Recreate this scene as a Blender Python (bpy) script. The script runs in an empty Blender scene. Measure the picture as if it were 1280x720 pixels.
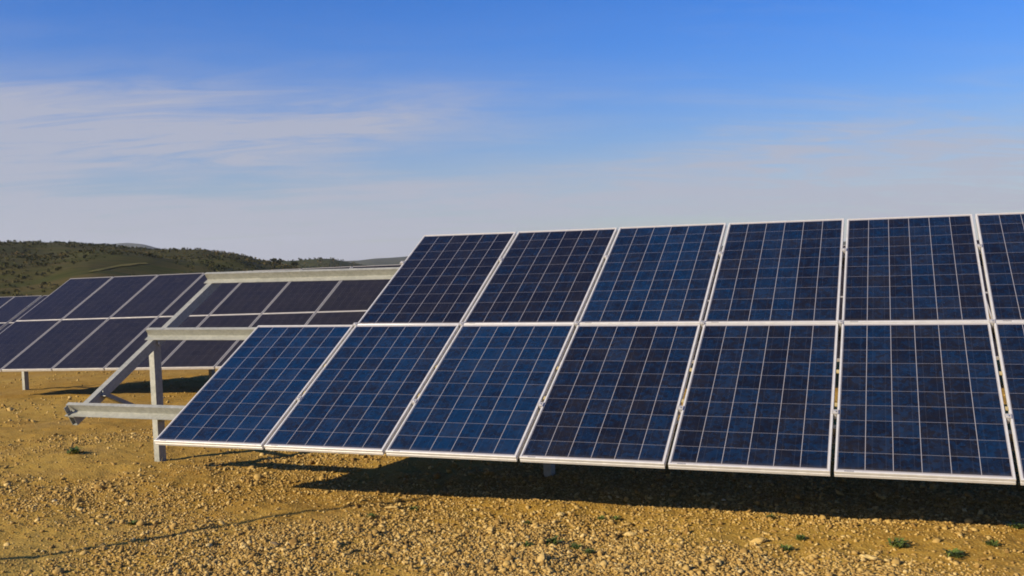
import bpy, bmesh, math, random
import numpy as np
from mathutils import Vector, Matrix

scene = bpy.context.scene
COL = scene.collection
rad = math.radians
random.seed(7)
RNG = np.random.default_rng(11)

# ------------------------------------------------------------------ camera
F_PX = 1256.13                                   # focal length for a 1280 px wide frame
CAM = np.array([5.42155, -6.34232, 1.76657])
YAW, PITCH, ROLL = -0.358737585, -0.0203176396, -0.0312174758


def cam_axes():
    cy, sy, cp, sp = math.cos(YAW), math.sin(YAW), math.cos(PITCH), math.sin(PITCH)
    f = np.array([sy * cp, cy * cp, sp])
    r0 = np.array([cy, -sy, 0.0])
    u0 = np.cross(r0, f)
    return (math.cos(ROLL) * r0 + math.sin(ROLL) * u0,
            -math.sin(ROLL) * r0 + math.cos(ROLL) * u0, f)


AX_R, AX_U, AX_F = cam_axes()
cam_data = bpy.data.cameras.new("camera")
cam_data.sensor_width = 36.0
cam_data.lens = F_PX / 1280 * 36
cam_data.clip_start = 0.05
cam_data.clip_end = 30000
cam = bpy.data.objects.new("camera", cam_data)
COL.objects.link(cam)
M = Matrix.Identity(4)
for i in range(3):
    M[i][0], M[i][1], M[i][2], M[i][3] = AX_R[i], AX_U[i], -AX_F[i], CAM[i]
cam.matrix_world = M
scene.camera = cam

# ------------------------------------------------------------------ sun, sky, exposure
SUN_EL, SHADOW_AZ = rad(24.5), rad(40)           # shadows run 40 degrees east of +Y
SUN_ROT = SHADOW_AZ + math.pi                    # compass bearing of the sun
sun_data = bpy.data.lights.new("sun", "SUN")
sun_data.energy = 5.0
sun_data.angle = rad(0.5)
sun_data.color = (1.0, 0.86, 0.62)
sun = bpy.data.objects.new("sun", sun_data)
COL.objects.link(sun)
to_sun = Vector((math.sin(SUN_ROT) * math.cos(SUN_EL), math.cos(SUN_ROT) * math.cos(SUN_EL), math.sin(SUN_EL)))
sun.rotation_euler = to_sun.to_track_quat('Z', 'Y').to_euler()
sun.location = (-20, -30, 30)

scene.view_settings.view_transform = 'Standard'
scene.view_settings.look = 'None'
scene.view_settings.gamma = 1
scene.view_settings.use_curve_mapping = False
scene.view_settings.exposure = 0.66
scene.cycles.filter_width = 1.8


class NT:
    """small helper to write node trees"""

    def __init__(self, tree):
        self.t = tree
        self.t.nodes.clear()

    def n(self, kind, **kw):
        nd = self.t.nodes.new(kind)
        for k, v in kw.items():
            setattr(nd, k, v)
        return nd

    def put(self, sock, v):
        if isinstance(v, bpy.types.NodeSocket):
            self.t.links.new(v, sock)
        elif v is not None:
            sock.default_value = v

    def math(self, op, a, b=None, c=None, clamp=False):
        nd = self.n('ShaderNodeMath', operation=op, use_clamp=clamp)
        for i, v in enumerate((a, b, c)):
            self.put(nd.inputs[i], v)
        return nd.outputs[0]

    def vmath(self, op, a, b=None):
        nd = self.n('ShaderNodeVectorMath', operation=op)
        self.put(nd.inputs[0], a)
        if b is not None:
            self.put(nd.inputs[1], b)
        return nd.outputs[1] if op in ('DOT_PRODUCT', 'LENGTH', 'DISTANCE') else nd.outputs[0]

    def smooth(self, v, lo, hi, a=0.0, b=1.0):
        nd = self.n('ShaderNodeMapRange', interpolation_type='SMOOTHSTEP')
        for i, x in enumerate((v, lo, hi, a, b)):
            self.put(nd.inputs[i], x)
        return nd.outputs[0]

    def mix(self, fac, a, b, blend='MIX'):
        nd = self.n('ShaderNodeMix', data_type='RGBA', blend_type=blend)
        self.put(nd.inputs[0], fac)
        self.put(nd.inputs[6], a)
        self.put(nd.inputs[7], b)
        return nd.outputs[2]

    def noise(self, vec, scale, detail=4.0, rough=0.55, dist=0.0, out=0):
        nd = self.n('ShaderNodeTexNoise')
        self.put(nd.inputs['Vector'], vec)
        nd.inputs['Scale'].default_value = scale
        nd.inputs['Detail'].default_value = detail
        nd.inputs['Roughness'].default_value = rough
        nd.inputs['Distortion'].default_value = dist
        return nd.outputs[out]

    def mapping(self, vec, loc=(0, 0, 0), rot=(0, 0, 0), sc=(1, 1, 1)):
        nd = self.n('ShaderNodeMapping')
        self.put(nd.inputs[0], vec)
        nd.inputs[1].default_value = loc
        nd.inputs[2].default_value = rot
        nd.inputs[3].default_value = sc
        return nd.outputs[0]

    def turned(self, vec, ang, sc, loc=(0, 0, 0)):
        """turn the coordinates by -ang first, then stretch them along the turned axes"""
        return self.mapping(self.mapping(vec, (0, 0, 0), (0, 0, -ang)), loc, (0, 0, 0), sc)


world = bpy.data.worlds.new("World")
scene.world = world
world.use_nodes = True
w = NT(world.node_tree)
sky = w.n('ShaderNodeTexSky', sky_type='NISHITA')
sky.sun_disc = False
sky.sun_elevation = SUN_EL
sky.sun_rotation = SUN_ROT
sky.altitude = 300
sky.air_density = 1.0
sky.dust_density = 0.6
sky.ozone_density = 2.5
gen = w.n('ShaderNodeTexCoord').outputs['Generated']
sep = w.n('ShaderNodeSeparateXYZ')
w.put(sep.inputs[0], gen)
el = sep.outputs[2]
hs = w.n('ShaderNodeHueSaturation')
hs.inputs['Saturation'].default_value = 1.45
hs.inputs['Value'].default_value = 1.0
w.put(hs.inputs['Color'], sky.outputs[0])
hi_k = w.smooth(el, -0.02, 0.24)
sky_col = w.mix(1.0, hs.outputs[0], w.mix(hi_k, (1.00, 0.93, 1.02, 1), (0.84, 1.06, 1.66, 1)), 'MULTIPLY')
# cirrus: noise on a high flat layer
den = w.math('ADD', w.math('MAXIMUM', el, 0.0), 0.10)
cv = w.n('ShaderNodeCombineXYZ')
w.put(cv.inputs[0], w.math('DIVIDE', sep.outputs[0], den))
w.put(cv.inputs[1], w.math('DIVIDE', sep.outputs[1], den))
layer = cv.outputs[0]
streak = w.noise(w.turned(layer, rad(24), (0.5, 1.5, 1), (0.3, 0.9, 0)), 2.2, 10, 0.68, 1.2)
soft = w.noise(w.turned(layer, rad(24), (0.5, 0.9, 1), (2.0, 0.4, 3)), 0.55, 4, 0.5, 0.3)
patch = w.math('MULTIPLY', w.smooth(streak, 0.22, 0.80), w.smooth(soft, 0.30, 0.62))


def pix_dir(x, y):
    d = AX_F + AX_R * (x - 640) / F_PX - AX_U * (y - 360) / F_PX
    return d / np.linalg.norm(d)


def near(x, y, lo, hi):
    return w.smooth(w.vmath('DOT_PRODUCT', gen, tuple(pix_dir(x, y))), lo, hi)


bank = w.math('MULTIPLY', near(120, 205, 0.86, 0.995), w.smooth(el, 0.235, 0.12))
wisps = w.math('MAXIMUM', near(985, 75, 0.990, 0.9995), near(1245, 100, 0.992, 0.9996))
low = w.smooth(el, 0.275, 0.03)
amount = w.math('ADD', w.math('MULTIPLY', bank, 0.95), w.math('MULTIPLY', w.math('MULTIPLY', wisps, w.smooth(streak, 0.42, 0.70)), 0.6))
amount = w.math('ADD', amount, w.math('MULTIPLY', low, 1.6))
cl = w.math('MULTIPLY', amount, w.math('ADD', w.math('MULTIPLY', patch, 0.85), w.math('MULTIPLY', soft, 0.32)), clamp=True)
cl = w.math('MULTIPLY', cl, 0.85)
clouded = w.mix(cl, sky_col, (5.05, 5.15, 6.1, 1))
bg = w.n('ShaderNodeBackground')
w.put(bg.inputs['Color'], clouded)
bg.inputs['Strength'].default_value = 0.058
w.put(w.n('ShaderNodeOutputWorld').inputs[0], bg.outputs[0])


# ------------------------------------------------------------------ object helpers
def tag(o, label=None, cat=None, group=None, kind=None):
    for k, v in (('label', label), ('category', cat), ('group', group), ('kind', kind)):
        if v:
            o[k] = v
    return o


def mesh_obj(name, me, mat=None, parent=None):
    o = bpy.data.objects.new(name, me)
    COL.objects.link(o)
    if mat and not me.materials:
        me.materials.append(mat)
    if parent:
        o.parent = parent
    return o


def empty(name, mw):
    o = bpy.data.objects.new(name, None)
    o.empty_display_size = 0.2
    COL.objects.link(o)
    o.matrix_world = mw
    return o


def bm_mesh(name, bm, smooth=False):
    bmesh.ops.recalc_face_normals(bm, faces=bm.faces)
    me = bpy.data.meshes.new(name)
    bm.to_mesh(me)
    bm.free()
    if smooth:
        for p in me.polygons:
            p.use_smooth = True
    return me


def np_mesh(name, co, faces, nside, cols=None, smooth=False):
    me = bpy.data.meshes.new(name)
    nf = len(faces)
    me.vertices.add(len(co))
    me.vertices.foreach_set('co', np.ascontiguousarray(co, dtype=np.float32).ravel())
    me.loops.add(nf * nside)
    me.loops.foreach_set('vertex_index', np.ascontiguousarray(faces, dtype=np.int32).ravel())
    me.polygons.add(nf)
    me.polygons.foreach_set('loop_start', np.arange(0, nf * nside, nside, dtype=np.int32))
    me.polygons.foreach_set('loop_total', np.full(nf, nside, dtype=np.int32))
    if smooth:
        me.polygons.foreach_set('use_smooth', np.ones(nf, dtype=bool))
    if cols is not None:
        at = me.attributes.new('tone', 'FLOAT', 'POINT')
        at.data.foreach_set('value', np.ascontiguousarray(cols, dtype=np.float32))
    me.update()
    me.validate()
    return me


def frame_mat(o, x, y, z):
    m = Matrix.Identity(4)
    for i in range(3):
        m[i][0], m[i][1], m[i][2], m[i][3] = x[i], y[i], z[i], o[i]
    return m


def extrude_profile(bm, pts, a, b, ex, ey):
    """closed 2D profile pts swept from point a to b; ex, ey are the 2D axes"""
    a, b, ex, ey = (Vector(v) for v in (a, b, ex, ey))
    va = [bm.verts.new(a + ex * p[0] + ey * p[1]) for p in pts]
    vb = [bm.verts.new(b + ex * p[0] + ey * p[1]) for p in pts]
    n = len(pts)
    for i in range(n):
        j = (i + 1) % n
        bm.faces.new((va[i], va[j], vb[j], vb[i]))
    bm.faces.new(va[::-1])
    bm.faces.new(vb)


def add_box(bm, c, ax, half):
    """box at c with axes ax (3 vectors) and half sizes"""
    c = Vector(c)
    ax = [Vector(v) for v in ax]
    vs = []
    for sx in (-1, 1):
        for sy in (-1, 1):
            for sz in (-1, 1):
                vs.append(bm.verts.new(c + ax[0] * sx * half[0] + ax[1] * sy * half[1] + ax[2] * sz * half[2]))
    for f in ((0, 1, 3, 2), (4, 6, 7, 5), (0, 4, 5, 1), (2, 3, 7, 6), (0, 2, 6, 4), (1, 5, 7, 3)):
        bm.faces.new([vs[i] for i in f])


def add_disc(bm, c, ax, r, h, n=6):
    c = Vector(c)
    x, y, z = (Vector(v) for v in ax)
    lo = [bm.verts.new(c + (x * math.cos(t) + y * math.sin(t)) * r) for t in [2 * math.pi * k / n for k in range(n)]]
    hi = [bm.verts.new(v.co + z * h) for v in lo]
    for i in range(n):
        j = (i + 1) % n
        bm.faces.new((lo[i], lo[j], hi[j], hi[i]))
    bm.faces.new(hi)
    bm.faces.new(lo[::-1])


# numpy value noise
def vnoise(x, y, seed=0):
    xi, yi = np.floor(x).astype(np.int64), np.floor(y).astype(np.int64)
    fx, fy = x - xi, y - yi
    fx, fy = fx * fx * (3 - 2 * fx), fy * fy * (3 - 2 * fy)

    def h(a, b):
        v = (a * 374761393 + b * 668265263 + seed * 1442695041) & 0xffffffff
        v = ((v ^ (v >> 13)) * 1274126177) & 0xffffffff
        return ((v ^ (v >> 16)) & 0xffff) / 65535.0

    return ((h(xi, yi) * (1 - fx) + h(xi + 1, yi) * fx) * (1 - fy) + (h(xi, yi + 1) * (1 - fx) + h(xi + 1, yi + 1) * fx) * fy) * 2 - 1


def fbm(x, y, octaves=4, seed=0, gain=0.5):
    s, a = 0, 1.0
    for o in range(octaves):
        s = s + a * vnoise(x * 2 ** o + 17.3 * o, y * 2 ** o - 9.1 * o, seed + o)
        a *= gain
    return s


# ------------------------------------------------------------------ materials
def mat(name):
    m = bpy.data.materials.new(name)
    m.use_nodes = True
    t = NT(m.node_tree)
    b = t.n('ShaderNodeBsdfPrincipled')
    t.put(t.n('ShaderNodeOutputMaterial').inputs[0], b.outputs[0])
    return m, t, b


def obj_coord(t):
    return t.n('ShaderNodeTexCoord').outputs['Object']


def bump(t, b, height, strength, dist):
    nd = t.n('ShaderNodeBump')
    nd.inputs['Strength'].default_value = strength
    nd.inputs['Distance'].default_value = dist
    t.put(nd.inputs['Height'], height)
    t.put(b.inputs['Normal'], nd.outputs[0])


def metal_mat(name, col, col2, metallic, rough, scale):
    m, t, b = mat(name)
    oc = obj_coord(t)
    vo = t.n('ShaderNodeTexVoronoi')
    t.put(vo.inputs['Vector'], oc)
    vo.inputs['Scale'].default_value = scale
    sp = t.n('ShaderNodeSeparateColor')
    t.put(sp.inputs[0], vo.outputs['Color'])
    n = t.noise(oc, 6, 5, 0.6)
    k = t.math('ADD', t.math('MULTIPLY', sp.outputs[0], 0.45), t.math('MULTIPLY', n, 0.75), clamp=True)
    t.put(b.inputs['Base Color'], t.mix(k, col, col2))
    b.inputs['Metallic'].default_value = metallic
    t.put(b.inputs['Roughness'], t.smooth(n, 0.3, 0.7, rough - 0.07, rough + 0.1))
    bump(t, b, t.noise(oc, 90, 3), 0.1, 0.002)
    return m


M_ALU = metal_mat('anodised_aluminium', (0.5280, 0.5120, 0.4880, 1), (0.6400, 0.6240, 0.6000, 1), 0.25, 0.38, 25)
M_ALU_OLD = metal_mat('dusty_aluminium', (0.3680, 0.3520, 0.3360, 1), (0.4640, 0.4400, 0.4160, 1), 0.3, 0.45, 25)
M_STEEL = metal_mat('galvanised_steel', (0.180, 0.186, 0.165, 1), (0.340, 0.340, 0.300, 1), 0.12, 0.48, 45)
M_ZINC = metal_mat('yellow_zinc', (0.46, 0.35, 0.14, 1), (0.62, 0.50, 0.24, 1), 0.4, 0.4, 60)
M_BOLT = metal_mat('bright_bolt', (0.60, 0.60, 0.58, 1), (0.78, 0.78, 0.76, 1), 0.7, 0.3, 60)

PW, PH = 0.990, 1.650          # one module
FR = 0.013                     # frame lip
GW, GH = PW - 2 * FR, PH - 2 * FR


def cell_mat(name, dark, blue, line, linew, grain, busbar, spec=0.5):
    m, t, b = mat(name)
    uv = t.n('ShaderNodeUVMap').outputs[0]
    rnd = t.n('ShaderNodeObjectInfo').outputs['Random']
    s = t.n('ShaderNodeSeparateXYZ')
    t.put(s.inputs[0], uv)
    pitch = 0.1595
    mu, mv = (GW - 6 * pitch) / 2, (GH - 10 * pitch) / 2
    cu = t.math('DIVIDE', t.math('SUBTRACT', s.outputs[0], mu), pitch)
    cvv = t.math('DIVIDE', t.math('SUBTRACT', s.outputs[1], mv), pitch)
    fu, fv = t.math('FRACT', cu), t.math('FRACT', cvv)
    iu, iv = t.math('FLOOR', cu), t.math('FLOOR', cvv)

    def edge(f, wd):
        d = t.math('SUBTRACT', 0.5, t.math('ABSOLUTE', t.math('SUBTRACT', f, 0.5)))
        return t.math('LESS_THAN', d, wd / 2 / pitch)

    out = t.math('MAXIMUM', t.math('MAXIMUM', t.math('LESS_THAN', cu, 0.0), t.math('GREATER_THAN', cu, 6.0)),
                 t.math('MAXIMUM', t.math('LESS_THAN', cvv, 0.0), t.math('GREATER_THAN', cvv, 10.0)))
    gap = t.math('MAXIMUM', t.math('MAXIMUM', edge(fu, linew), edge(fv, linew * 0.45)), out)
    # per cell tone
    cc = t.n('ShaderNodeCombineXYZ')
    t.put(cc.inputs[0], iu)
    t.put(cc.inputs[1], iv)
    t.put(cc.inputs[2], t.math('MULTIPLY', rnd, 91.7))
    wn = t.n('ShaderNodeTexWhiteNoise', noise_dimensions='3D')
    t.put(wn.inputs['Vector'], cc.outputs[0])
    strip = t.n('ShaderNodeTexWhiteNoise', noise_dimensions='2D')
    c2 = t.n('ShaderNodeCombineXYZ')
    t.put(c2.inputs[0], iu)
    t.put(c2.inputs[1], t.math('MULTIPLY', rnd, 53.1))
    t.put(strip.inputs['Vector'], c2.outputs[0])
    cell = t.math('ADD', t.math('MULTIPLY', wn.outputs[0], 0.55), t.math('MULTIPLY', strip.outputs[0], 0.45))
    cell = t.smooth(cell, 0.2, 0.85)
    # crystal grain
    off = t.n('ShaderNodeCombineXYZ')
    t.put(off.inputs[0], t.math('ADD', s.outputs[0], t.math('MULTIPLY', rnd, 17)))
    t.put(off.inputs[1], s.outputs[1])
    t.put(off.inputs[2], t.math('MULTIPLY', wn.outputs[0], 40))
    vo = t.n('ShaderNodeTexVoronoi')
    t.put(vo.inputs['Vector'], off.outputs[0])
    vo.inputs['Scale'].default_value = 38
    sc = t.n('ShaderNodeSeparateColor')
    t.put(sc.inputs[0], vo.outputs['Color'])
    nz = t.noise(off.outputs[0], 16, 4, 0.65)
    g = t.math('ADD', t.math('MULTIPLY', t.math('SUBTRACT', sc.outputs[0], 0.5), grain),
               t.math('MULTIPLY', t.math('SUBTRACT', nz, 0.5), grain * 2.2))
    oi = t.n('ShaderNodeObjectInfo')
    tone_c = t.n('ShaderNodeSeparateColor')
    t.put(tone_c.inputs[0], oi.outputs['Color'])
    panel = t.math('SUBTRACT', tone_c.outputs[0], 0.5)
    k = t.math('ADD', t.math('ADD', t.math('MULTIPLY', cell, 0.40), 0.24), t.math('ADD', g, panel), clamp=True)
    col = t.mix(k, dark, blue)
    # bus bars
    bu = t.math('LESS_THAN', t.math('ABSOLUTE', t.math('SUBTRACT', t.math('ABSOLUTE', t.math('SUBTRACT', fu, 0.5)), 0.25)), 0.005)
    col = t.mix(t.math('MULTIPLY', bu, busbar), col, (0.22, 0.23, 0.28, 1))
    col = t.mix(gap, col, line)
    dust = t.noise(off.outputs[0], 3.0, 5, 0.65)
    rim = t.smooth(t.math('ADD', s.outputs[1], t.math('MULTIPLY', dust, 0.05)), 0.075, 0.025, 0, 0.16)
    film = t.math('ADD', t.smooth(dust, 0.35, 0.8, 0.0, 0.045), rim)
    col = t.mix(film, col, (0.20, 0.16, 0.10, 1))
    t.put(b.inputs['Base Color'], col)
    t.put(b.inputs['Roughness'], t.smooth(dust, 0.3, 0.75, 0.09, 0.22))
    b.inputs['Specular IOR Level'].default_value = spec
    b.inputs['IOR'].default_value = 1.45
    return m


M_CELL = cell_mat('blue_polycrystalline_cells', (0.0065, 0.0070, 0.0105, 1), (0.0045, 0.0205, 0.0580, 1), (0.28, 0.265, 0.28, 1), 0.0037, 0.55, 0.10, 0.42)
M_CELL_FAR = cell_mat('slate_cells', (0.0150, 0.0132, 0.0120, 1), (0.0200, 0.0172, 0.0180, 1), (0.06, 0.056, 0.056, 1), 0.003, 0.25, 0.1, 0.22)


def two_tone(name, stops, rough, spec=0.3, bumpy=None):
    """colour from the per-point 'tone' attribute"""
    m, t, b = mat(name)
    at = t.n('ShaderNodeAttribute', attribute_name='tone')
    r = t.n('ShaderNodeValToRGB')
    e = r.color_ramp.elements
    while len(e) < len(stops):
        e.new(0.5)
    for i, (p, c) in enumerate(stops):
        e[i].position = p
        e[i].color = (*c, 1)
    t.put(r.inputs[0], at.outputs['Fac'])
    c = r.outputs[0]
    if bumpy:
        oc = obj_coord(t)
        n = t.noise(oc, bumpy, 4, 0.6)
        c = t.mix(t.math('MULTIPLY', n, 0.35), c, (0.20, 0.12, 0.035, 1))
        bump(t, b, n, 0.5, 0.01)
    t.put(b.inputs['Base Color'], c)
    b.inputs['Roughness'].default_value = rough
    b.inputs['Specular IOR Level'].default_value = spec
    return m


M_STONE = two_tone('limestone_gravel', [(0.0, (0.17, 0.095, 0.026)), (0.3, (0.29, 0.18, 0.052)), (0.65, (0.43, 0.29, 0.095)), (0.92, (0.56, 0.42, 0.18)), (1.0, (0.64, 0.54, 0.33))], 0.9, 0.15, 40)
M_LEAF = two_tone('weed_leaves', [(0.0, (0.05, 0.075, 0.015)), (0.6, (0.09, 0.13, 0.025)), (1.0, (0.17, 0.19, 0.04))], 0.6, 0.3)
M_SCRUB = two_tone('scrub_leaves', [(0.0, (0.020, 0.024, 0.008)), (0.45, (0.040, 0.042, 0.013)), (0.8, (0.070, 0.060, 0.020)), (1.0, (0.12, 0.085, 0.035))], 0.8, 0.1)
M_DRY = two_tone('dry_stalks', [(0.0, (0.14, 0.09, 0.035)), (1.0, (0.34, 0.25, 0.11))], 0.8, 0.1)
M_BARK = two_tone('bark', [(0.0, (0.06, 0.045, 0.03)), (1.0, (0.09, 0.07, 0.05))], 0.9, 0.1)


def soil_mat():
    m, t, b = mat('dry_yellow_soil')
    p = t.n('ShaderNodeNewGeometry').outputs['Position']
    big = t.noise(p, 0.35, 5, 0.6)
    mid = t.noise(p, 2.3, 6, 0.65)
    fine = t.noise(p, 28, 5, 0.7)
    c = t.mix(t.smooth(big, 0.35, 0.68), (0.2700, 0.1500, 0.0240, 1), (0.3450, 0.2140, 0.0400, 1))
    c = t.mix(t.smooth(t.noise(p, 0.9, 4, 0.6), 0.5, 0.7, 0, 0.55), c, (0.275, 0.172, 0.055, 1))
    c = t.mix(t.smooth(mid, 0.42, 0.72, 0, 0.55), c, (0.2240, 0.1160, 0.0173, 1))
    c = t.mix(t.smooth(fine, 0.5, 0.78, 0, 0.6), c, (0.4000, 0.2720, 0.0634, 1))
    # greyer beaten track towards the front left
    d = t.vmath('DISTANCE', p, (-0.4, -2.6, 0.0))
    d = t.math('ADD', d, t.math('MULTIPLY', mid, 1.6))
    c = t.mix(t.smooth(d, 2.9, 1.4, 0, 0.6), c, (0.2800, 0.2000, 0.0547, 1))
    # sparse far vegetation colour beyond the plot
    far = t.vmath('LENGTH', p)
    c = t.mix(t.smooth(far, 45, 110, 0, 0.85), c, (0.10, 0.085, 0.035, 1))
    vo = t.n('ShaderNodeTexVoronoi')
    t.put(vo.inputs['Vector'], p)
    vo.inputs['Scale'].default_value = 60
    sc = t.n('ShaderNodeSeparateColor')
    t.put(sc.inputs[0], vo.outputs['Color'])
    c = t.mix(t.math('MULTIPLY', t.math('GREATER_THAN', sc.outputs[0], 0.7), 0.35), c, (0.4160, 0.2880, 0.0749, 1))
    t.put(b.inputs['Base Color'], c)
    b.inputs['Roughness'].default_value = 0.95
    b.inputs['Specular IOR Level'].default_value = 0.1
    h = t.math('ADD', t.math('MULTIPLY', fine, 0.6), t.math('MULTIPLY', vo.outputs['Distance'], -0.5))
    bump(t, b, h, 0.5, 0.02)
    return m


M_SOIL = soil_mat()


def hill_mat(name, a, bcol, c3, scale, squash=(1, 1, 1)):
    m, t, b = mat(name)
    p = t.n('ShaderNodeNewGeometry').outputs['Position']
    q = t.turned(p, rad(38), squash)
    n1 = t.noise(q, scale, 6, 0.65)
    n2 = t.noise(q, scale * 4.3, 5, 0.65)
    c = t.mix(t.smooth(n1, 0.35, 0.66), a, bcol)
    c = t.mix(t.smooth(n2, 0.5, 0.72), c, c3)
    t.put(b.inputs['Base Color'], c)
    b.inputs['Roughness'].default_value = 0.95
    b.inputs['Specular IOR Level'].default_value = 0.05
    return m


# ------------------------------------------------------------------ ground
def ground_z(x, y, rough=True):
    x, y = np.asarray(x, float), np.asarray(y, float)
    t = np.maximum(0, -0.55 * x + 0.6 * y - 1.5)
    d = 0.02 * t + 0.0006 * t * t
    z = -6.5 * np.tanh(d / 6.5)
    r = np.hypot(x - 2, y)
    z = z - 5.5 * np.clip((r - 60) / 100, 0, 1) ** 1.5
    if rough:
        fade = np.exp(-r / 60)
        z = z + fade * (0.022 * fbm(x * 0.9, y * 0.9, 3, 3) + 0.012 * fbm(x * 4.1, y * 4.1, 3, 9) + 0.004 * fbm(x * 17, y * 17, 3, 21))
    return z


def build_ground():
    az0 = YAW
    fine = np.arange(-0.62, 0.62, 0.0028)
    rest = np.linspace(0.62, 2 * math.pi - 0.62, 70)[:-1]
    ang = np.concatenate([fine, rest]) + az0
    r = [0.5]
    while r[-1] < 6000:
        q = r[-1]
        r.append(q * (1.10 if q < 4.8 else 1.0036 if q < 22 else 1.012 if q < 60 else 1.06))
    r = np.array(r)
    A, Rr = np.meshgrid(ang, r)
    X = CAM[0] + np.sin(A) * Rr
    Y = CAM[1] + np.cos(A) * Rr
    Z = ground_z(X, Y)
    na, nr = len(ang), len(r)
    co = np.stack([X, Y, Z], -1).reshape(-1, 3)
    i = np.arange(nr - 1)[:, None] * na
    j = np.arange(na)[None]
    j2 = (j + 1) % na
    f = np.stack([i + j, i + na + j, i + na + j2, i + j2], -1).reshape(-1, 4)[:, ::-1]
    co = np.vstack([co, [[CAM[0], CAM[1], float(ground_z(CAM[0], CAM[1]))]]])
    c = len(co) - 1
    me = np_mesh('ground', co, f, 4, smooth=True)
    bm = bmesh.new()
    bm.from_mesh(me)
    bm.verts.ensure_lookup_table()
    for k in range(na):
        bm.faces.new((bm.verts[c], bm.verts[(k + 1) % na], bm.verts[k]))
    bmesh.ops.recalc_face_normals(bm, faces=bm.faces)
    bm.to_mesh(me)
    bm.free()
    if me.polygons[len(me.polygons) // 2].normal.z < 0:
        me.flip_normals()
    tag(mesh_obj('ground', me, M_SOIL), kind='structure')


build_ground()


# ------------------------------------------------------------------ hills
def az_tan(x, y):
    d = pix_dir(x, y)
    return math.atan2(d[0], d[1]), d[2] / math.hypot(d[0], d[1])


def ridge(pts):
    a = sorted(az_tan(*p) for p in pts)
    return np.array([q[0] for q in a]), np.array([q[1] for q in a])


class Hill:
    def __init__(self, name, pts, dist, foot, back, base, bumps, m, seed, na=200, nd=70):
        self.az, self.tn = ridge(pts)
        self.dist, self.foot, self.back, self.base, self.bumps, self.seed = dist, foot, back, base, bumps, seed
        a = np.linspace(self.az[0], self.az[-1], na)
        d = np.linspace(foot, back, nd)
        A, D = np.meshgrid(a, d)
        X, Y = CAM[0] + np.sin(A) * D, CAM[1] + np.cos(A) * D
        Z = self.height(A, D, X, Y)
        co = np.stack([X, Y, Z], -1).reshape(-1, 3)
        i = np.arange(nd - 1)[:, None] * na
        j = np.arange(na - 1)[None]
        f = np.stack([i + j, i + j + 1, i + na + j + 1, i + na + j], -1).reshape(-1, 4)
        me = np_mesh(name, co, f, 4, smooth=True)
        self.o = tag(mesh_obj(name, me, m), kind='structure')

    def height(self, A, D, X, Y):
        top = CAM[2] + self.dist * np.interp(A, self.az, self.tn)
        up = np.clip((D - self.foot) / (self.dist - self.foot), 0, 1)
        dn = np.clip((D - self.dist) / (self.back - self.dist), 0, 1)
        s = np.sin(up * math.pi / 2) ** 1.25
        z = self.base + (top - self.base) * s - (top - self.base) * 0.75 * dn ** 1.5
        n = fbm(X * self.bumps[1], Y * self.bumps[1], 4, self.seed)
        return z + self.bumps[0] * n * np.sin(np.clip(up * 1.0, 0, 1) * math.pi) ** 0.7


M_HILL = hill_mat('scrubby_hillside', (0.038, 0.043, 0.012, 1), (0.068, 0.054, 0.021, 1), (0.020, 0.026, 0.007, 1), 0.09, (0.25, 2.4, 1.0))
M_HILL2 = hill_mat('green_hillside', (0.034, 0.040, 0.012, 1), (0.055, 0.054, 0.020, 1), (0.025, 0.031, 0.010, 1), 0.02)
M_HILL3 = hill_mat('distant_hillside', (0.0425, 0.0493, 0.0298, 1), (0.0638, 0.0638, 0.0382, 1), (0.0340, 0.0382, 0.0255, 1), 0.006)
H_A = Hill('hill', [(-420, 318), (-250, 312), (-100, 308), (0, 306), (60, 306.5), (110, 307), (150, 309), (200, 314), (250, 316.5), (300, 321.5), (345, 329), (380, 337), (430, 346), (520, 356)],
           340, 120, 560, -10, (4.0, 0.02), M_HILL, 5, 300, 90)
H_B = Hill('hill', [(250, 352), (300, 340), (345, 331), (370, 329.5), (392, 327), (412, 326.5), (430, 329), (470, 336), (520, 346)],
           760, 420, 1100, -14, (5.0, 0.01), M_HILL2, 8)
H_C = Hill('mountain_ridge', [(280, 338), (350, 333), (400, 329), (450, 325.5), (480, 323.5), (505, 321.5), (560, 318), (700, 312), (850, 309), (1000, 306), (1200, 304), (1400, 300)],
           2400, 1500, 3300, -20, (14.0, 0.003), M_HILL3, 12)
H_D = Hill('mountain', [(-60, 330), (20, 318), (80, 309), (112, 305.5), (128, 304.5), (140, 305.5), (160, 304.8), (178, 306), (192, 309.5), (206, 313.5), (225, 318), (260, 325), (330, 340)],
           4000, 2800, 5000, -20, (18.0, 0.002), M_HILL3, 15)

# sky-filled air
hz = bmesh.new()
add_box(hz, (0, 0, 118), ((1, 0, 0), (0, 1, 0), (0, 0, 1)), (6200, 6200, 150))
hz_mat = bpy.data.materials.new('haze_air')
hz_mat.use_nodes = True
h = NT(hz_mat.node_tree)
pv = h.n('ShaderNodeVolumePrincipled')
pv.inputs['Color'].default_value = (0.80, 0.86, 0.97, 1)
pv.inputs['Density'].default_value = 0.00008
pv.inputs['Anisotropy'].default_value = 0.1
h.put(h.n('ShaderNodeOutputMaterial').inputs['Volume'], pv.outputs[0])
HAZE = True
if HAZE:
    tag(mesh_obj('haze', bm_mesh('haze', hz), hz_mat), kind='stuff')


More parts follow.
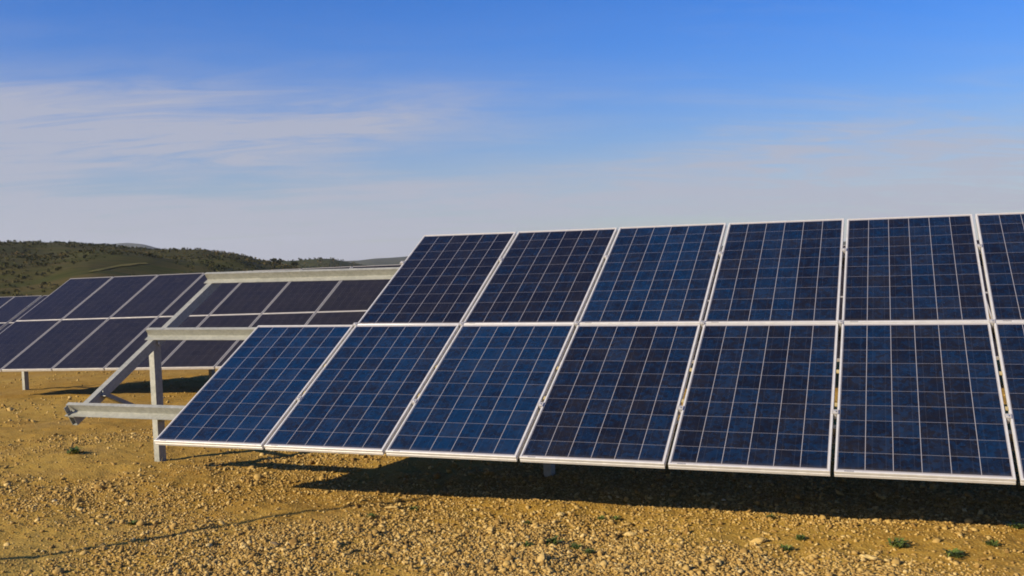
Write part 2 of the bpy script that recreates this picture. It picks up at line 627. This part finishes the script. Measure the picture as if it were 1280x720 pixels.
# leaf clump cloud: many small quads scattered in an ellipsoid
def leaf_quads(centres, radii, per, leaf, tones, rng, flat=0.7):
    n = len(centres)
    c = np.repeat(centres, per, 0)
    r = np.repeat(radii, per)
    v = rng.normal(size=(n * per, 3))
    v /= np.linalg.norm(v, axis=1)[:, None]
    v *= (rng.random(n * per) ** 0.4)[:, None]
    v[:, 2] *= flat
    p = c + v * r[:, None]
    p[:, 2] += r * flat * 0.75
    a = rng.normal(size=(n * per, 3))
    a /= np.linalg.norm(a, axis=1)[:, None]
    b = np.cross(a, rng.normal(size=(n * per, 3)))
    b /= np.linalg.norm(b, axis=1)[:, None]
    s = (np.repeat(leaf, per) if np.ndim(leaf) else np.full(n * per, leaf)) * rng.uniform(0.6, 1.3, n * per)
    a *= s[:, None]
    b *= (s * rng.uniform(0.5, 1, n * per))[:, None]
    co = np.stack([p - a - b * 0.3, p + b, p + a - b * 0.2, p - b], 1).reshape(-1, 3)
    f = np.arange(n * per * 4).reshape(-1, 4)
    t = np.clip(np.repeat(tones, per) + rng.normal(0, 0.12, n * per), 0, 1)
    return co, f, np.repeat(t, 4)


def hill_scrub(H, n, rmin, rmax, tone0, name, dmax, clear=None):
    A = RNG.uniform(H.az[0], H.az[-1], n)
    D = H.foot + (dmax - H.foot) * RNG.uniform(0.1, 1, n) ** 0.75
    X, Y = CAM[0] + np.sin(A) * D, CAM[1] + np.cos(A) * D
    dens = fbm(X * 0.02, Y * 0.02, 4, 44)
    keep = dens + RNG.normal(0, 1.0, n) > -0.2
    X, Y, A, D, dens = X[keep], Y[keep], A[keep], D[keep], dens[keep]
    Z = H.height(A, D, X, Y)
    if clear is not None:
        ok = clear(X, Y)
        X, Y, Z, dens = X[ok], Y[ok], Z[ok], dens[ok]
    R = RNG.uniform(rmin, rmax, len(X)) * RNG.uniform(0.6, 1.3, len(X))
    tone = np.clip(tone0 + 0.35 * fbm(X * 0.05, Y * 0.05, 2, 70) + RNG.normal(0, 0.15, len(X)), 0, 1)
    co, f, t = leaf_quads(np.stack([X, Y, Z], 1), R, 12, R * 0.42, tone, RNG)
    o = mesh_obj(name, np_mesh(name, co, f, 4, t), M_SCRUB)
    return tag(o, kind='stuff', label='dark green and brown scrub covering the hillside', cat='scrub')


# pale track climbing across the near hill
def hill_point(px, D):
    a, _ = az_tan(px, 320)
    x, y = CAM[0] + math.sin(a) * D, CAM[1] + math.cos(a) * D
    return np.array([x, y, float(H_A.height(np.array(a), np.array(D), np.array(x), np.array(y)))])


def solve_D(px, py):
    _, tn = az_tan(px, py)
    for D in np.arange(125, 340, 0.5):
        p = hill_point(px, D)
        if (p[2] - CAM[2]) / math.hypot(p[0] - CAM[0], p[1] - CAM[1]) >= tn:
            return D
    return 335


track_px = [(112, 340.5), (122, 338.5), (134, 336), (148, 333.5), (160, 332), (172, 330.5), (184, 330)]
track_pts = [hill_point(x, solve_D(x, y)) for x, y in track_px]
tb = bmesh.new()
prev = None
for i, p in enumerate(track_pts):
    d = track_pts[min(i + 1, len(track_pts) - 1)] - track_pts[max(i - 1, 0)]
    s = np.array([-d[1], d[0], 0])
    s = s / np.linalg.norm(s) * (0.45 + 0.15 * math.sin(i * 2.1))
    row = []
    for k in (-1, 0, 1):
        q = p + s * k
        a = math.atan2(q[0] - CAM[0], q[1] - CAM[1])
        D = math.hypot(q[0] - CAM[0], q[1] - CAM[1])
        q[2] = float(H_A.height(np.array(a), np.array(D), np.array(q[0]), np.array(q[1]))) + 0.12
        row.append(tb.verts.new(q))
    if prev:
        for k in range(2):
            tb.faces.new((prev[k], prev[k + 1], row[k + 1], row[k]))
    prev = row
M_TRACK = hill_mat('grassy_track', (0.115, 0.105, 0.032, 1), (0.145, 0.122, 0.046, 1), (0.09, 0.086, 0.028, 1), 0.2)
tag(mesh_obj('path', bm_mesh('path', tb), M_TRACK), kind='structure')
TP = np.array([p[:2] for p in track_pts])


def off_track(X, Y):
    d = np.min(np.hypot(X[:, None] - TP[None, :, 0], Y[:, None] - TP[None, :, 1]), 1)
    return d > 8


hill_scrub(H_A, 13000, 0.22, 0.55, 0.50, 'hillside_scrub', 352, off_track)
hill_scrub(H_B, 2500, 0.5, 1.2, 0.45, 'hillside_scrub', 780)

# ------------------------------------------------------------------ small trees on the hill's shoulder
for px, dd, hgt, txt in ((343, 330, 2.0, 'small dark tree on the hill shoulder, leftmost of the skyline trees'),
                         (349, 336, 1.6, 'low rounded tree on the skyline just right of the leftmost one'),
                         (367, 345, 2.2, 'rightmost small tree on the hill shoulder above the steel purlin')):
    a, _ = az_tan(px, 325)
    x, y = CAM[0] + math.sin(a) * dd, CAM[1] + math.cos(a) * dd
    z = float(H_A.height(np.array(a), np.array(float(dd)), np.array(x), np.array(y)))
    root = tag(empty('tree', Matrix.Translation((x, y, z))), txt, 'tree', 'small trees on the hill shoulder')
    b = bmesh.new()
    bmesh.ops.create_cone(b, cap_ends=True, segments=7, radius1=0.16, radius2=0.06, depth=hgt * 0.6, matrix=Matrix.Translation((0, 0, hgt * 0.28)))
    mesh_obj('trunk', bm_mesh('trunk', b), M_BARK, root)
    cs = RNG.normal(0, 1, (16, 3)) * (hgt * 0.24, hgt * 0.24, hgt * 0.16) + (0, 0, hgt * 0.5)
    co, f, t = leaf_quads(cs, np.full(16, hgt * 0.2), 40, 0.16, RNG.uniform(0.1, 0.5, 16), RNG)
    mesh_obj('crown', np_mesh('crown', co, f, 4, t), M_SCRUB, root)


# ------------------------------------------------------------------ solar modules
def frame_mesh():
    """mitred aluminium frame with a groove round its side; local x 0..PW, y 0..PH, top at z=0"""
    prof = [(FR, -0.0035), (FR, 0.0), (0.0012, 0.0), (0.0, -0.0012), (0.0, -0.016), (0.0035, -0.018), (0.0035, -0.022), (0.0, -0.024),
            (0.0, -0.041), (0.028, -0.041), (0.028, -0.039), (0.006, -0.039), (0.006, -0.0075), (FR, -0.0075)]
    bm = bmesh.new()
    rings = []
    for d, z in prof:
        rings.append([bm.verts.new(v) for v in ((d, d, z), (PW - d, d, z), (PW - d, PH - d, z), (d, PH - d, z))])
    for i in range(len(rings)):
        a, b = rings[i], rings[(i + 1) % len(rings)]
        for k in range(4):
            bm.faces.new((a[k], a[(k + 1) % 4], b[(k + 1) % 4], b[k]))
    return bm_mesh('frame', bm)


def sheet_mesh():
    bm = bmesh.new()
    uvl = bm.loops.layers.uv.new('UVMap')
    lo, hi = -0.0038, -0.0072
    c = [(FR + 0.0004, FR + 0.0004), (PW - FR - 0.0004, FR + 0.0004), (PW - FR - 0.0004, PH - FR - 0.0004), (FR + 0.0004, PH - FR - 0.0004)]
    t = [bm.verts.new((x, y, lo)) for x, y in c]
    u = [bm.verts.new((x, y, hi)) for x, y in c]
    bm.faces.new(t)
    bm.faces.new(u[::-1])
    for i in range(4):
        bm.faces.new((t[i], u[i], u[(i + 1) % 4], t[(i + 1) % 4]))
    for f in bm.faces:
        for l in f.loops:
            l[uvl].uv = (l.vert.co.x - FR, l.vert.co.y - FR)
    return bm_mesh('cell_sheet', bm)


def sticker_mesh():
    bm = bmesh.new()
    add_box(bm, (0.085, 0.0068, 0.0006), ((1, 0, 0), (0, 1, 0), (0, 0, 1)), (0.028, 0.0042, 0.0005))
    return bm_mesh('sticker', bm)


def ribbon_mesh():
    bm = bmesh.new()
    add_box(bm, (PW / 2, FR + 0.0065, -0.0032), ((1, 0, 0), (0, 1, 0), (0, 0, 1)), (GW / 2 - 0.012, 0.0042, 0.0003))
    return bm_mesh('backsheet_margin', bm)


m_st, t_st, b_st = mat('grey_sticker')
t_st.put(b_st.inputs['Base Color'], t_st.mix(t_st.noise(obj_coord(t_st), 120, 2), (0.10, 0.10, 0.11, 1), (0.32, 0.32, 0.33, 1)))
FRAME, FRAME_FAR, SHEET, SHEET_FAR, STICKER = frame_mesh(), frame_mesh(), sheet_mesh(), sheet_mesh(), sticker_mesh()


def make_panel(far):
    root = empty('solar_panel', Matrix.Identity(4))
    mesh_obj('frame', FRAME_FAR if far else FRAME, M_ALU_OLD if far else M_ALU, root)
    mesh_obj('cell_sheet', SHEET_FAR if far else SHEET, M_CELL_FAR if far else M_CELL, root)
    if not far:
        mesh_obj('sticker', STICKER, m_st, root)
    return root


PROTO = {}


def place_panel(far, mw, label, group, tone=0.5):
    if far not in PROTO:
        root = PROTO[far] = make_panel(far)
    else:
        src = PROTO[far]
        root = src.copy()
        COL.objects.link(root)
        for ch in src.children:
            c = ch.copy()
            COL.objects.link(c)
            c.parent = root
    root.matrix_world = mw
    for ch in root.children:
        ch.color = (tone, tone, tone, 1)
    return tag(root, label, 'solar panel', group)


class Array:
    """one sloping table: origin at the lower left corner of its panel plane"""

    def __init__(self, o, yaw, slope, tilt):
        self.o = np.array(o, float)
        e = np.array([math.cos(yaw) * math.cos(slope), math.sin(yaw) * math.cos(slope), math.sin(slope)])
        hh = np.array([-math.sin(yaw), math.cos(yaw), 0])
        s = hh * math.cos(tilt) + np.array([0, 0, 1]) * math.sin(tilt)
        s = s - e * (s @ e)
        s /= np.linalg.norm(s)
        self.e, self.s, self.n = e, s, np.cross(e, s)
        self.hh = hh

    def at(self, u, v, n=0.0):
        return self.o + self.e * u + self.s * v + self.n * n

    def panel_matrix(self, u, v, jig=0.0):
        m = frame_mat(self.at(u, v), self.e, self.s, self.n)
        if jig:
            m = m @ Matrix.Rotation(random.uniform(-jig, jig), 4, 'X') @ Matrix.Rotation(random.uniform(-jig, jig), 4, 'Y')
        return m


PU, PV = 1.015, 1.655
ORD = ['first', 'second', 'third', 'fourth', 'fifth', 'sixth', 'seventh', 'eighth', 'ninth', 'tenth', 'eleventh', 'twelfth', 'thirteenth', 'fourteenth', 'fifteenth', 'sixteenth', 'seventeenth', 'eighteenth']


def sub(root, name, bm, m, parent=None):
    """a part built in world coordinates, hung under the rack's empty"""
    loc = root.matrix_world.translation
    bmesh.ops.translate(bm, verts=bm.verts, vec=-loc)
    return mesh_obj(name, bm_mesh(name, bm), m, parent or root)


def build_rack(arr, u0, u1, stations, label, clamps, v_pur=(0.465, 1.645, 2.70), detail=True):
    foot = arr.at(stations[0], 1.62, -0.3)
    gz = float(ground_z(foot[0], foot[1]))
    root = tag(empty('mounting_rack', Matrix.Translation((foot[0], foot[1], gz))), label, 'mounting rack', 'steel racks under the solar arrays')
    e, s, n = arr.e, arr.s, arr.n
    top, bot = -0.0425, -0.1200
    t = 0.004
    # Z purlins: top flange uphill, lipped bottom flange downhill
    zp = [(0.036, top), (0.036, top - t), (t, top - t), (t + 0.014, bot), (-0.062, bot), (-0.062, bot + t), (0.013, bot + t), (-0.001, top)]  # web leaned under, shaped to catch less sun than the flanges
    for v in v_pur:
        b = bmesh.new()
        extrude_profile(b, zp, arr.at(u0, v), arr.at(u1, v), s, n)
        sub(root, 'purlin', b, M_STEEL)
    rt, rb = bot - 0.002, bot - 0.092
    for us in stations:
        # rafter: lipped channel, 60 wide and 100 deep
        b = bmesh.new()
        w2 = 0.03
        cp = [(-w2, rt), (w2, rt), (w2, rt - 0.015), (w2 - t, rt - 0.015), (w2 - t, rt - t), (-w2 + t, rt - t), (-w2 + t, rb + t), (w2 - t, rb + t), (w2 - t, rb + 0.015), (w2, rb + 0.015), (w2, rb), (-w2, rb)]
        extrude_profile(b, [(-p[0], p[1]) for p in cp], arr.at(us, 0.40), arr.at(us, 2.86), e, n)
        sub(root, 'rafter', b, M_STEEL)
        # post: vertical sigma channel standing beside the rafter
        pt = arr.at(us - 0.085, 1.73, rb + 0.05)
        g = float(ground_z(pt[0], pt[1])) - 0.25
        b = bmesh.new()
        a2, d2 = 0.050, 0.033
        sp = [(-a2, d2), (-a2, -d2), (a2, -d2), (a2, d2), (a2 - 0.016, d2), (a2 - 0.016, d2 - t), (a2 - t, d2 - t), (a2 - t, -d2 + t), (-a2 + t, -d2 + t), (-a2 + t, d2 - t), (-a2 + 0.016, d2 - t), (-a2 + 0.016, d2)]
        top_p = Vector(pt) + Vector((0, 0, 0.05))
        bot_p = Vector((pt[0] + 0.01, pt[1] + 0.02, g))
        fx, fy = Vector((0.10, 0.995, 0)), Vector((-0.995, 0.10, 0))
        extrude_profile(b, [(p[0] * 0.9, p[1]) for p in sp], bot_p, top_p, fx, fy)
        post = sub(root, 'post', b, M_STEEL)
        if detail:
            # gusset plate and bolts at the post head
            b = bmesh.new()
            add_box(b, arr.at(us + 0.034, 1.70, rb + 0.03), (e, s, n), (0.003, 0.08, 0.04))
            gus = sub(root, 'gusset_plate', b, M_STEEL)
            for dv in (-0.06, 0.06):
                b = bmesh.new()
                add_disc(b, arr.at(us + 0.037, 1.68 + dv, rb + 0.03), (s, n, e), 0.011, 0.009)
                bo = sub(root, 'bolt', b, M_BOLT, gus)
        # knee brace from the low rafter to the post
        a0 = Vector(arr.at(us + 0.036, 0.80, rb + 0.03))
        a1 = Vector((pt[0] + 0.045, pt[1] - 0.02, pt[2] - 0.80))
        dr = (a1 - a0).normalized()
        sx = Vector(e)
        sy = dr.cross(sx).normalized()
        b = bmesh.new()
        lp = [(0, -0.025), (t, -0.025), (t, 0.021), (0.045, 0.021), (0.045, 0.025), (0, 0.025)]
        extrude_profile(b, lp, a0 - dr * 0.05, a1 + dr * 0.05, sx, sy)
        sub(root, 'brace', b, M_STEEL)
        if detail:
            # end bracket hooking the low purlin to the rafter
            for v in v_pur[:1]:
                b = bmesh.new()
                add_box(b, arr.at(us - 0.045, v - 0.03, bot + 0.03), (e, s, n), (0.003, 0.022, 0.05))
                add_box(b, arr.at(us - 0.033, v - 0.03, bot - 0.03), (e, s, n), (0.003, 0.030, 0.05))
                br = sub(root, 'bracket', b, M_STEEL)
                b = bmesh.new()
                add_disc(b, arr.at(us - 0.048, v - 0.03, bot + 0.02), (s, n, -e), 0.010, 0.010)
                sub(root, 'bolt', b, M_BOLT, br)
    for u in clamps:
        for v, kind in ((0.58, 0), (1.655, 1), (2.75, 0)):
            b = bmesh.new()
            add_box(b, arr.at(u, v, 0.0035), (e, s, n), (0.020, 0.022, 0.0018))
            add_box(b, arr.at(u, v, -0.019), (e, s, n), (0.0085, 0.022, 0.0200))
            c = sub(root, 'clamp', b, M_ALU_OLD)
            b = bmesh.new()
            add_disc(b, arr.at(u, v, 0.0055), (e, s, n), 0.0075, 0.006)
            sub(root, 'bolt', b, M_BOLT, c)
        for v in (0.675, 1.05) if detail else ():
            b = bmesh.new()
            add_box(b, arr.at(u, v, -0.012), (e, s, n), (0.0105, 0.016, 0.004))
            sub(root, 'spacer', b, M_ZINC)
    return root


TONES = ((0.78, 0.68, 0.80, 0.30, 0.32, 0.40, 0.4, 0.4), (0, 0.04, 0.12, 0.62, 0.44, 0.34, 0.32, 0.4))  # cell tone per panel; brighter lower-left ones have sky reflection painted in
NEAR = Array((0, 0, 0.5), 0, rad(-0.3), rad(29.5))
for row, k0 in ((0, 0), (1, 1)):
    for k in range(k0, 8):
        i = k - k0
        where = 'lower' if row == 0 else 'upper'
        if i == 0:
            txt = ('blue lower panel at the left end of the front array, beside the bare purlins' if row == 0 else
                   'dark blue upper panel at the left end of the front array, against the sky')
        else:
            txt = f'blue {where} panel in the front array, {ORD[i]} from its left end'
        place_panel(False, NEAR.panel_matrix(k * PU + 0.0125, row * PV, 0.0025), txt, 'blue solar panels of the front array', TONES[row][k])
build_rack(NEAR, -1.28, 8.15, (-1.21, 2.80, 6.80), 'galvanised rack of the front array with bare purlins at its left end',
           [k * PU for k in range(1, 8)])

MID = Array((-9.461, 6.225, 0.324), 0.073, 0.009, 0.471)
for row in (0, 1):
    for k in range(0, 17):
        where = 'lower' if row == 0 else 'upper'
        txt = (f'slate {where} panel at the left end of the middle array' if k == 0 else
               f'slate {where} panel in the middle array, {ORD[k]} from its left end')
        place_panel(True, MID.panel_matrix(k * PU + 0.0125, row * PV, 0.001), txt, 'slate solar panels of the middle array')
build_rack(MID, -0.02, 17.3, (0.10, 4.05, 8.05, 12.05, 16.05), 'galvanised rack carrying the slate panels of the middle array', [], detail=False)

BACK = Array((-19.86, 14.62, -0.16), 0.073, 0.009, 0.475)
for row in (0, 1):
    for k in range(-3, 4):
        where = 'lower' if row == 0 else 'upper'
        gap = 0.06 if k > 0 else 0.0
        place_panel(True, BACK.panel_matrix(k * PU + 0.0125 + gap, row * PV, 0.001),
                    f'small distant {where} panel at the left edge, {ORD[k + 3]} of the rear array', 'distant solar panels of the rear array')
build_rack(BACK, -3.1, 4.2, (-2.4, 1.6), 'galvanised rack of the rear array behind the middle array', [], detail=False)

# thin pole left of the view whose shadow crosses the ground
px, py = -3.05, -5.25
b = bmesh.new()
bmesh.ops.create_cone(b, cap_ends=True, segments=12, radius1=0.036, radius2=0.032, depth=3.6, matrix=Matrix.Translation((0, 0, 1.75)))
o = tag(mesh_obj('pole', bm_mesh('pole', b, True), M_STEEL), 'thin steel pole whose long shadow crosses the front left ground', 'pole')
o.location = (px, py, float(ground_z(px, py)))


# ------------------------------------------------------------------ gravel
def ico(sub_):
    bm = bmesh.new()
    bmesh.ops.create_icosphere(bm, subdivisions=sub_, radius=1.0)
    co = np.array([v.co[:] for v in bm.verts])
    f = np.array([[v.index for v in fc.verts] for fc in bm.faces])
    bm.free()
    return co, f


def stones(x, y, size, level, rng, sink=0.25):
    base, bf = ico(level)
    n = len(x)
    sc = size[:, None] * rng.uniform(0.6, 1.25, (n, 3))
    sc[:, 2] *= rng.uniform(0.45, 0.8, n)
    shp = base[None] * (1 + rng.normal(0, 0.2 if level < 2 else 0.13, (n, len(base), 1)))
    shp = shp * sc[:, None]
    a, ti, td = rng.uniform(0, 6.28, n), rng.normal(0, 0.3, n), rng.normal(0, 0.3, n)
    X = shp[..., 0] * np.cos(a)[:, None] - shp[..., 1] * np.sin(a)[:, None]
    Y = shp[..., 0] * np.sin(a)[:, None] + shp[..., 1] * np.cos(a)[:, None]
    Z = shp[..., 2] + X * ti[:, None] + Y * td[:, None]
    z = ground_z(x, y) + sc[:, 2] * (1 - 2 * sink) * 0.7
    co = np.stack([X + x[:, None], Y + y[:, None], Z + z[:, None]], -1).reshape(-1, 3)
    f = (bf[None] + (np.arange(n) * len(base))[:, None, None]).reshape(-1, 3)
    tone = np.clip(rng.beta(2.4, 2.6, n), 0, 1)
    return co, f, np.repeat(tone, len(base))


def scatter(n, r0, r1, power, rng, lo, mu, sig, hi, dens=True):
    a = YAW + rng.uniform(-0.56, 0.56, n)
    u = rng.random(n)
    r = r0 * (r1 / r0) ** (u ** power)
    x, y = CAM[0] + np.sin(a) * r, CAM[1] + np.cos(a) * r
    if dens:
        # thick in the foreground right, thin on the trodden strip before the array and on the track at left
        clump = fbm(x * 0.7, y * 0.7, 4, 31)
        d = 0.52 + 0.16 * np.clip((x - 0.5) / 2.5, -1, 1) + 0.75 * clump
        line = y - (-0.12 + 0.0 * x)                     # distance behind the strip
        d = d - 0.35 * np.exp(-((y - 0.35 + 0.25 * np.sin(x * 1.3)) / 0.42) ** 2) * (x > 0.6)
        d = d + 0.5 * np.exp(-((y + 0.9) / 0.7) ** 2) * (x > 1.2)
        d = d - 0.8 * np.exp(-(((x + 0.4) ** 2 + (y + 2.3) ** 2) / 2.2))
        keep = rng.random(n) < np.clip(d, 0.07, 1)
        x, y, r = x[keep], y[keep], r[keep]
    s = np.clip(np.exp(rng.normal(math.log(mu), sig, len(x))), lo, hi)
    return x, y, s, r


parts_co, parts_f, parts_t, nv = [], [], [], 0


def push(co, f, t):
    global nv
    parts_co.append(co)
    parts_f.append(f + nv)
    parts_t.append(t)
    nv += len(co)


g = np.random.default_rng(5)
x, y, s, r = scatter(210000, 5.0, 13, 1.1, g, 0.003, 0.0070, 0.42, 0.02)
push(*stones(x, y, s, 0, g))
x, y, s, r = scatter(22000, 5.0, 12, 1.1, g, 0.008, 0.0120, 0.33, 0.030)
push(*stones(x, y, s, 1, g))
x, y, s, r = scatter(700, 5.0, 11, 1.0, g, 0.016, 0.020, 0.25, 0.034)
push(*stones(x, y, s, 2, g))
x, y, s, r = scatter(34000, 8.5, 34, 0.9, g, 0.007, 0.0125, 0.45, 0.05)
push(*stones(x, y, s, 0, g))
gm = np_mesh('gravel', np.vstack(parts_co), np.vstack(parts_f), 3, np.concatenate(parts_t))
tag(mesh_obj('gravel', gm, M_STONE), 'loose yellow limestone gravel strewn over the soil', 'gravel', kind='stuff')


def ground_hit(px, py):
    d = pix_dir(px, py)
    z = 0.0
    for _ in range(6):
        p = CAM + d * (z - CAM[2]) / d[2]
        z = float(ground_z(p[0], p[1]))
    return p


# single stones that stand out
M_ROCK_DARK = two_tone('dark_rock', [(0.0, (0.10, 0.075, 0.05)), (1.0, (0.17, 0.13, 0.085))], 0.9, 0.15, 30)
for px, py, sz, dark, txt in ((346, 681, 0.036, 1, 'dark grey rock on the bare soil at the bottom, left of centre'),
                              (356, 690, 0.030, 0, 'pale rock just in front of the dark grey rock'),
                              (492, 635, 0.042, 0, 'flat pale rock beside the thin shadow line at bottom centre'),
                              (700, 645, 0.040, 0, 'flat pinkish rock near the array shadow'),
                              (677, 701, 0.034, 0, 'white stone at the bottom centre edge of the gravel'),
                              (788, 670, 0.036, 0, 'broad tan rock left of the weed clumps in the gravel'),
                              (947, 678, 0.038, 0, 'wide tan rock in the gravel right of centre'),
                              (14, 513, 0.070, 0, 'pale flat boulder at the left edge in front of the middle array'),
                              (1088, 700, 0.042, 0, 'tan rock near the bottom right of the gravel')):
    p = ground_hit(px, py)
    co, f, t = stones(np.array([0.0]), np.array([0.0]), np.array([sz]), 3, g)
    co = co - [0, 0, float(ground_z(0, 0))]
    co *= (1.25, 1.0, 0.8)
    o = mesh_obj('rock', np_mesh('rock', co, f, 3, t * 0.3 + 0.65), M_ROCK_DARK if dark else M_STONE)
    o.location = (p[0], p[1], float(ground_z(p[0], p[1])))
    tag(o, txt, 'rock', 'larger rocks lying on the soil')


# ------------------------------------------------------------------ weeds
def weed_mesh(n, size, rng):
    co, f, t = [], [], []
    for k in range(n):
        a = rng.uniform(0, 6.28)
        L = size * rng.uniform(0.5, 1.1)
        up = rng.uniform(0.3, 1.3)
        wd = L * rng.uniform(0.10, 0.2)
        o = np.array([rng.normal(0, size * 0.35), rng.normal(0, size * 0.35), 0.0])
        d = np.array([math.cos(a), math.sin(a), 0])
        sd = np.array([-math.sin(a), math.cos(a), 0])
        i = len(co)
        mid = o + d * L * 0.5 + np.array([0, 0, L * up * 0.55])
        tip = o + d * L + np.array([0, 0, L * up * 0.6])
        co += [o - sd * wd * 0.3, o + sd * wd * 0.3, mid + sd * wd, mid - sd * wd, tip]
        f += [(i, i + 1, i + 2), (i, i + 2, i + 3), (i + 3, i + 2, i + 4)]
        t += [rng.uniform(0, 1)] * 5
    return np_mesh('weed', np.array(co), np.array(f), 3, np.array(t))


WEEDS = [(93, 566, 0.10, 'small green weed on the bare soil left of the front post'),
         (166, 656, 0.05, 'small weed low on the soil at the front left'),
         (517, 638, 0.05, 'weed beside the flat pale rock at bottom centre'),
         (464, 647, 0.04, 'tiny weed in the gravel left of the flat pale rock'),
         (660, 655, 0.035, 'tiny yellow green weed in the gravel at bottom centre'),
         (690, 680, 0.07, 'dark green weed tuft, larger of the clumps at bottom centre'),
         (658, 683, 0.04, 'small weed just left of the dark green tuft'),
         (720, 686, 0.05, 'sprawling weed just right of the dark green tuft'),
         (736, 692, 0.05, 'low weed at the right end of the bottom centre clumps'),
         (752, 650, 0.04, 'weed near the array shadow above the bottom centre clumps'),
         (770, 650, 0.04, 'weed near the array shadow beside the broad tan rock'),
         (963, 648, 0.04, 'small weed in the strip of soil before the array shadow'),
         (983, 688, 0.05, 'low weed at the bottom right, left of the biggest clump'),
         (1000, 675, 0.05, 'weed behind the low weed at the bottom right'),
         (1123, 684, 0.08, 'biggest green weed clump at the bottom right'),
         (1190, 696, 0.07, 'dark straggling weed at the bottom right corner'),
         (1240, 682, 0.05, 'thin pale weed near the right edge of the gravel'),
         (1270, 660, 0.07, 'dark weed at the right edge beside the array shadow')]
for px, py, sz, txt in WEEDS:
    p = ground_hit(px, py)
    o = mesh_obj('weed', weed_mesh(70, sz * 0.75, g), M_LEAF)
    o.location = (p[0], p[1], float(ground_z(p[0], p[1])) + 0.004)
    tag(o, txt, 'weed', 'small green weeds on the stony soil')

# dry stalks, too thin and many to count
xs, ys, ss, rr = scatter(420, 5.2, 16, 1.0, g, 0.03, 0.05, 0.4, 0.14, dens=False)
co, f, t = [], [], []
for a, c, s_ in zip(xs, ys, ss):
    z = float(ground_z(a, c))
    for q in range(3):
        an, ln = g.uniform(0, 6.28), s_ * g.uniform(0.5, 1.3)
        tip = np.array([a + math.cos(an) * ln * 0.6, c + math.sin(an) * ln * 0.6, z + ln * g.uniform(0.3, 0.9)])
        sd = np.array([-math.sin(an), math.cos(an), 0]) * 0.0016
        i = len(co)
        co += [np.array([a, c, z]) - sd, np.array([a, c, z]) + sd, tip]
        f.append((i, i + 1, i + 2))
        t += [g.uniform(0, 1)] * 3
tag(mesh_obj('dry_grass', np_mesh('dry_grass', np.array(co), np.array(f), 3, np.array(t)), M_DRY),
    'sparse dry grass stalks on the soil', 'dry grass', kind='stuff')

bpy.context.view_layer.update()
